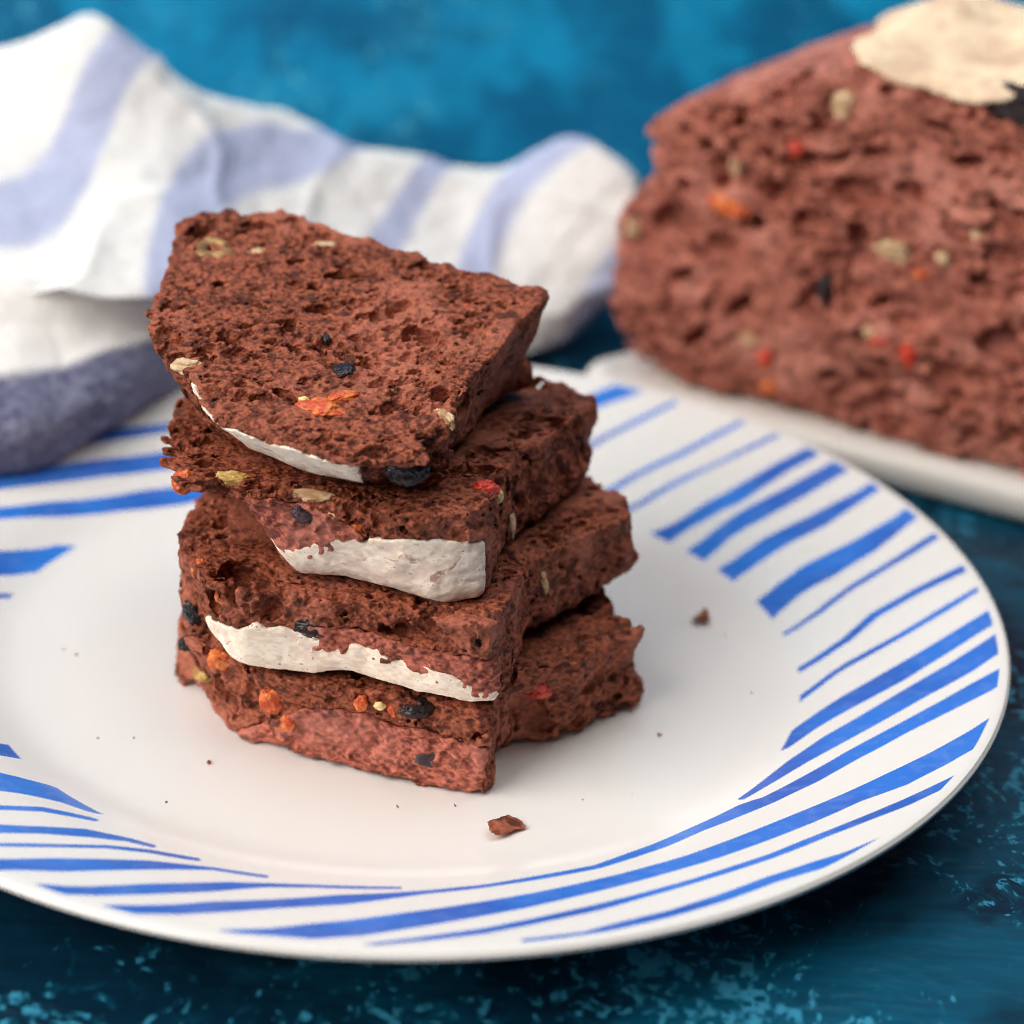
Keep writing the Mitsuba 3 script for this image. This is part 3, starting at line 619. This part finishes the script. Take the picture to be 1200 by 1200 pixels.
tag('bread_loaf', 'large cut brown loaf with floured top crust lying on the white tray', 'bread loaf')
(cv, cf), (fv, ff) = loaf()
for args, job in JOBS:
    finish_slice(job.result(), *args)
def facing(v, f):      # local (x, w, z) is left-handed against the world when mirrored: keep triangles outward
    m = trimesh.Trimesh(loaf_w(v), f, process=False)
    if m.volume < 0:
        f = f[:, ::-1]
    return loaf_w(v), f
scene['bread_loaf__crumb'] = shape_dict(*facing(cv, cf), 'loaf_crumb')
scene['bread_loaf__flour_crust'] = shape_dict(*facing(fv, ff), 'flour_tan')
LB = [('o', -94.3, 67.5, 4.0, 3.2), ('o', -89.5, 66.8, 3.4, 2.4), ('r', -75.0, 86.5, 2.6, 2.4), ('n', -44.5, 65.5, 5.2, 3.2), ('r', -36.5, 38.5, 2.6, 5.0), ('r', -44, 40, 4.5, 2.0), ('n', -47.5, 41.5, 2.6, 2.2), ('n', -31.0, 66.0, 2.0, 2.4),
      ('r', -77, 27.0, 2.0, 3.0), ('n', -91, 79, 1.8, 2.8), ('o', -36, 60.5, 2.4, 1.6), ('n', -121.5, 55, 2.4, 3.0), ('n', -63, 101, 3.5, 4.5), ('d', -62, 50, 2.0, 4.4), ('n', -82, 31, 3.0, 2.0), ('n', -22, 74, 2.2, 1.6), ('o', -75, 18.5, 2.4, 2.4)]
for i, (kind, s, zz, rs, rz) in enumerate(LB):
    name, mat = KIND[kind]
    v, f = blob((0, 0, 0), (rs * .95, 1.7, rz * .9), 0, 200 + i, rough_amp=.5)
    v = v + [s, 1.2 + (2.2 if s < -110 else 0), zz]
    scene[num(f'bread_loaf__{name}')] = shape_dict(*facing(v, f), mat)
v, f = blob((0, 0, 0), (15, 7, 5.0), 0, 240, rough_amp=.4)
scene['bread_loaf__dark_patch'] = shape_dict(*facing(v + [-12, 5.5, 108], f), 'dark_patch')  # near-black lump set just below the floured crust

# ------------------------------------------------------------------ tea towel
def sheet(ribs, nu, nv, seed, amp, back=None):
    A = np.array(ribs, float)
    u0, v0 = np.linspace(0, 1, A.shape[0]), np.linspace(0, 1, A.shape[1])
    u, v = np.linspace(0, 1, nu), np.linspace(0, 1, nv)
    G = np.stack([RectBivariateSpline(u0, v0, A[:, :, c], kx=3, ky=min(3, A.shape[1] - 1), s=0)(u, v) for c in range(A.shape[2])], -1)
    P = G[:, :, :3]
    du, dv = np.gradient(P, axis=0), np.gradient(P, axis=1)
    N = np.cross(du, dv); N /= np.linalg.norm(N, axis=-1, keepdims=True) + 1e-9
    P = P + N * (amp * 2 * (meshkit.fbm(P / 16, 3, seed) - .5) + .25 * amp * 2 * (meshkit.fbm(P / 6, 2, seed + 3) - .5)
             + 1.1 * amp * (1 - np.abs(2 * meshkit.noise(P / [26, 34, 30] + 5, seed + 7) - 1)) ** 5)[..., None]
    P[..., 2] = np.maximum(P[..., 2], .8)
    i = np.arange(nu * nv).reshape(nu, nv)
    q = np.stack([i[:-1, :-1], i[1:, :-1], i[1:, 1:], i[:-1, 1:]], -1).reshape(-1, 4)
    return P.reshape(-1, 3), np.vstack([q[:, [0, 1, 2]], q[:, [0, 2, 3]]]), G, u, v

up = []
for i, r in enumerate(UPPER_RIBS):
    r = [list(p) for p in r]
    a, b = r[-1], r[-2]
    top = [a[0] - 1, a[1] + 9, a[2] + 1.5, a[3] - .12]
    down = [a[0] - 2, a[1] + 26, a[2] * .72, a[3] - .3]
    foot = [a[0] - 3, a[1] + 48, max(1.5, a[2] * .12), a[3] - .6]
    up.append(r + [down, foot])
pv_, pf_, G, u, v = sheet(up, 190, 150, 3, 2.2)
uv = np.stack([G[:, :, 3].ravel(), np.tile(v, len(u))], 1)
scene['tea_towel__upper_fold'] = mikit.ply((pv_ / 1000, pf_), 'cloth_upper', smooth=True, uv=uv)
LOWZ = [(-120.9, 30.8, 18.6), (-101.7, 51.8, 15.6), (-90.4, 63.2, 14.6), (-78.4, 85.3, 16.1), (-66.1, 105.5, 18.5), (-52.8, 116.2, 19.4)]
lw = []
for r, e in zip(LOWER_RIBS, LOWZ):
    r = [list(p) for p in r]
    r[3] = list(e)
    r[2] = [(r[2][0]), r[2][1], r[2][2]]
    tuck = [r[0][0] - 1, r[0][1] + 14, r[0][2] - 1.5]
    inn = [e[0] - 4, e[1] + 14, e[2] + 2.0]
    lw.append([tuck] + r + [inn])
lv_, lf_, G2, u2, v2 = sheet(lw, 140, 120, 9, 1.0)
uv2 = np.stack([np.tile(v2, len(u2)), np.repeat(u2, len(v2))], 1)
scene['tea_towel__lower_fold'] = mikit.ply((lv_ / 1000, lf_), 'cloth_lower', smooth=True, uv=uv2)
tag('tea_towel', 'crumpled white tea towel with grey blue stripes heaped behind the plate', 'tea towel')

# ------------------------------------------------------------------ crumbs on the plate
def chip(key, x, y, r, seed, label, group=None, z=WELL, flat=.7):
    rng = np.random.default_rng(seed)
    q = rng.normal(size=(8, 3)); q /= np.linalg.norm(q, axis=1, keepdims=True)
    m = trimesh.convex.convex_hull(q * rng.uniform(.75, 1.2, (8, 1)))
    for _ in range(4 if r > 1 else 2):
        m = m.subdivide()
    v = m.vertices * (1 + .55 * (meshkit.fbm(m.vertices * 3 + seed, 3, seed) - .5))[:, None]
    v = v * np.array([1, .75, flat]) * r * .95
    a = rng.uniform(0, 6.3); v[:, :2] = v[:, :2] @ np.array([[math.cos(a), math.sin(a)], [-math.sin(a), math.cos(a)]])
    v[:, 2] += z - v[:, 2].min() + .02
    add(key, mikit.ply(((v + [x, y, 0]) / 1000, m.faces), 'crumb'), label, 'bread crumb', group)

chip('bread_crumb', 27.2, -73.4, 4.9, 3, 'largest bread crumb, lying on the plate in front of the stack', 'crumbs on the plate', flat=.75)
chip('bread_crumb_001', 70.1, 17.6, 3.0, 5, 'square brown crumb on the plate to the right of the stack', 'crumbs on the plate', flat=.9)
chip('bread_crumb_002', 114.1, -27.6, .75, 9, 'tiny crumb lying on a blue stripe of the plate rim', 'crumbs on the plate', z=15.0)
TINY = [(-40.5, -70.7, .55), (-34.4, -55.3, .7), (-51.1, -47.5, .35), (-58.4, -48.3, .35), (-72.9, -12.7, .4), (-69.6, -14.9, .5), (-83.6, -17.3, .5), (58.7, -34.4, .65), (79.8, -14.2, .5), (75.2, 10.8, .5), (83.8, -27.8, .45), (16.5, -65.7, .4),
        (66.4, -56.7, .5), (52.1, -57.9, .3), (55.8, -67.1, .55), (49.5, -75.2, .5), (42.2, -60.8, .3), (-12.0, -88.3, .35), (-16.8, -87.7, .35), (4.6, -89.7, .3), (5.1, -67.2, .45)]
WHERE = ['front left speck of bread, lying in the well just short of the blue stripes', 'reddish speck of bread just left of the bottom slice', 'right one of two faint specks left of the stack', 'left one of two faint specks left of the stack',
         'left one of a pair of specks at the far left of the well', 'right one of a pair of specks at the far left of the well', 'speck of bread nearest the left edge of the picture', 'speck of bread lying right of the stack near the bottom slice',
         'speck on the right of the well, next to the stripe ends', 'grey speck on the right of the well, behind the square crumb', 'speck on the well right beside the thick blue stripe ends', 'speck between the largest crumb and the stack',
         'rightmost speck in the front part of the well', 'faint speck in the middle of the front right well', 'middle one of three specks on the front right of the well', 'front one of three specks near the long blue stripe', 'faint speck right of the largest crumb',
         'right one of two dots at the very front of the well', 'left one of two dots at the very front of the well', 'dot at the front of the well, before the stack', 'dot just before the front edge of the bottom slice']
for i, (x, y, r) in enumerate(TINY):
    chip(f'bread_crumb_{i + 3:03d}', x, y, r, 20 + i, WHERE[i], 'specks scattered on the plate')
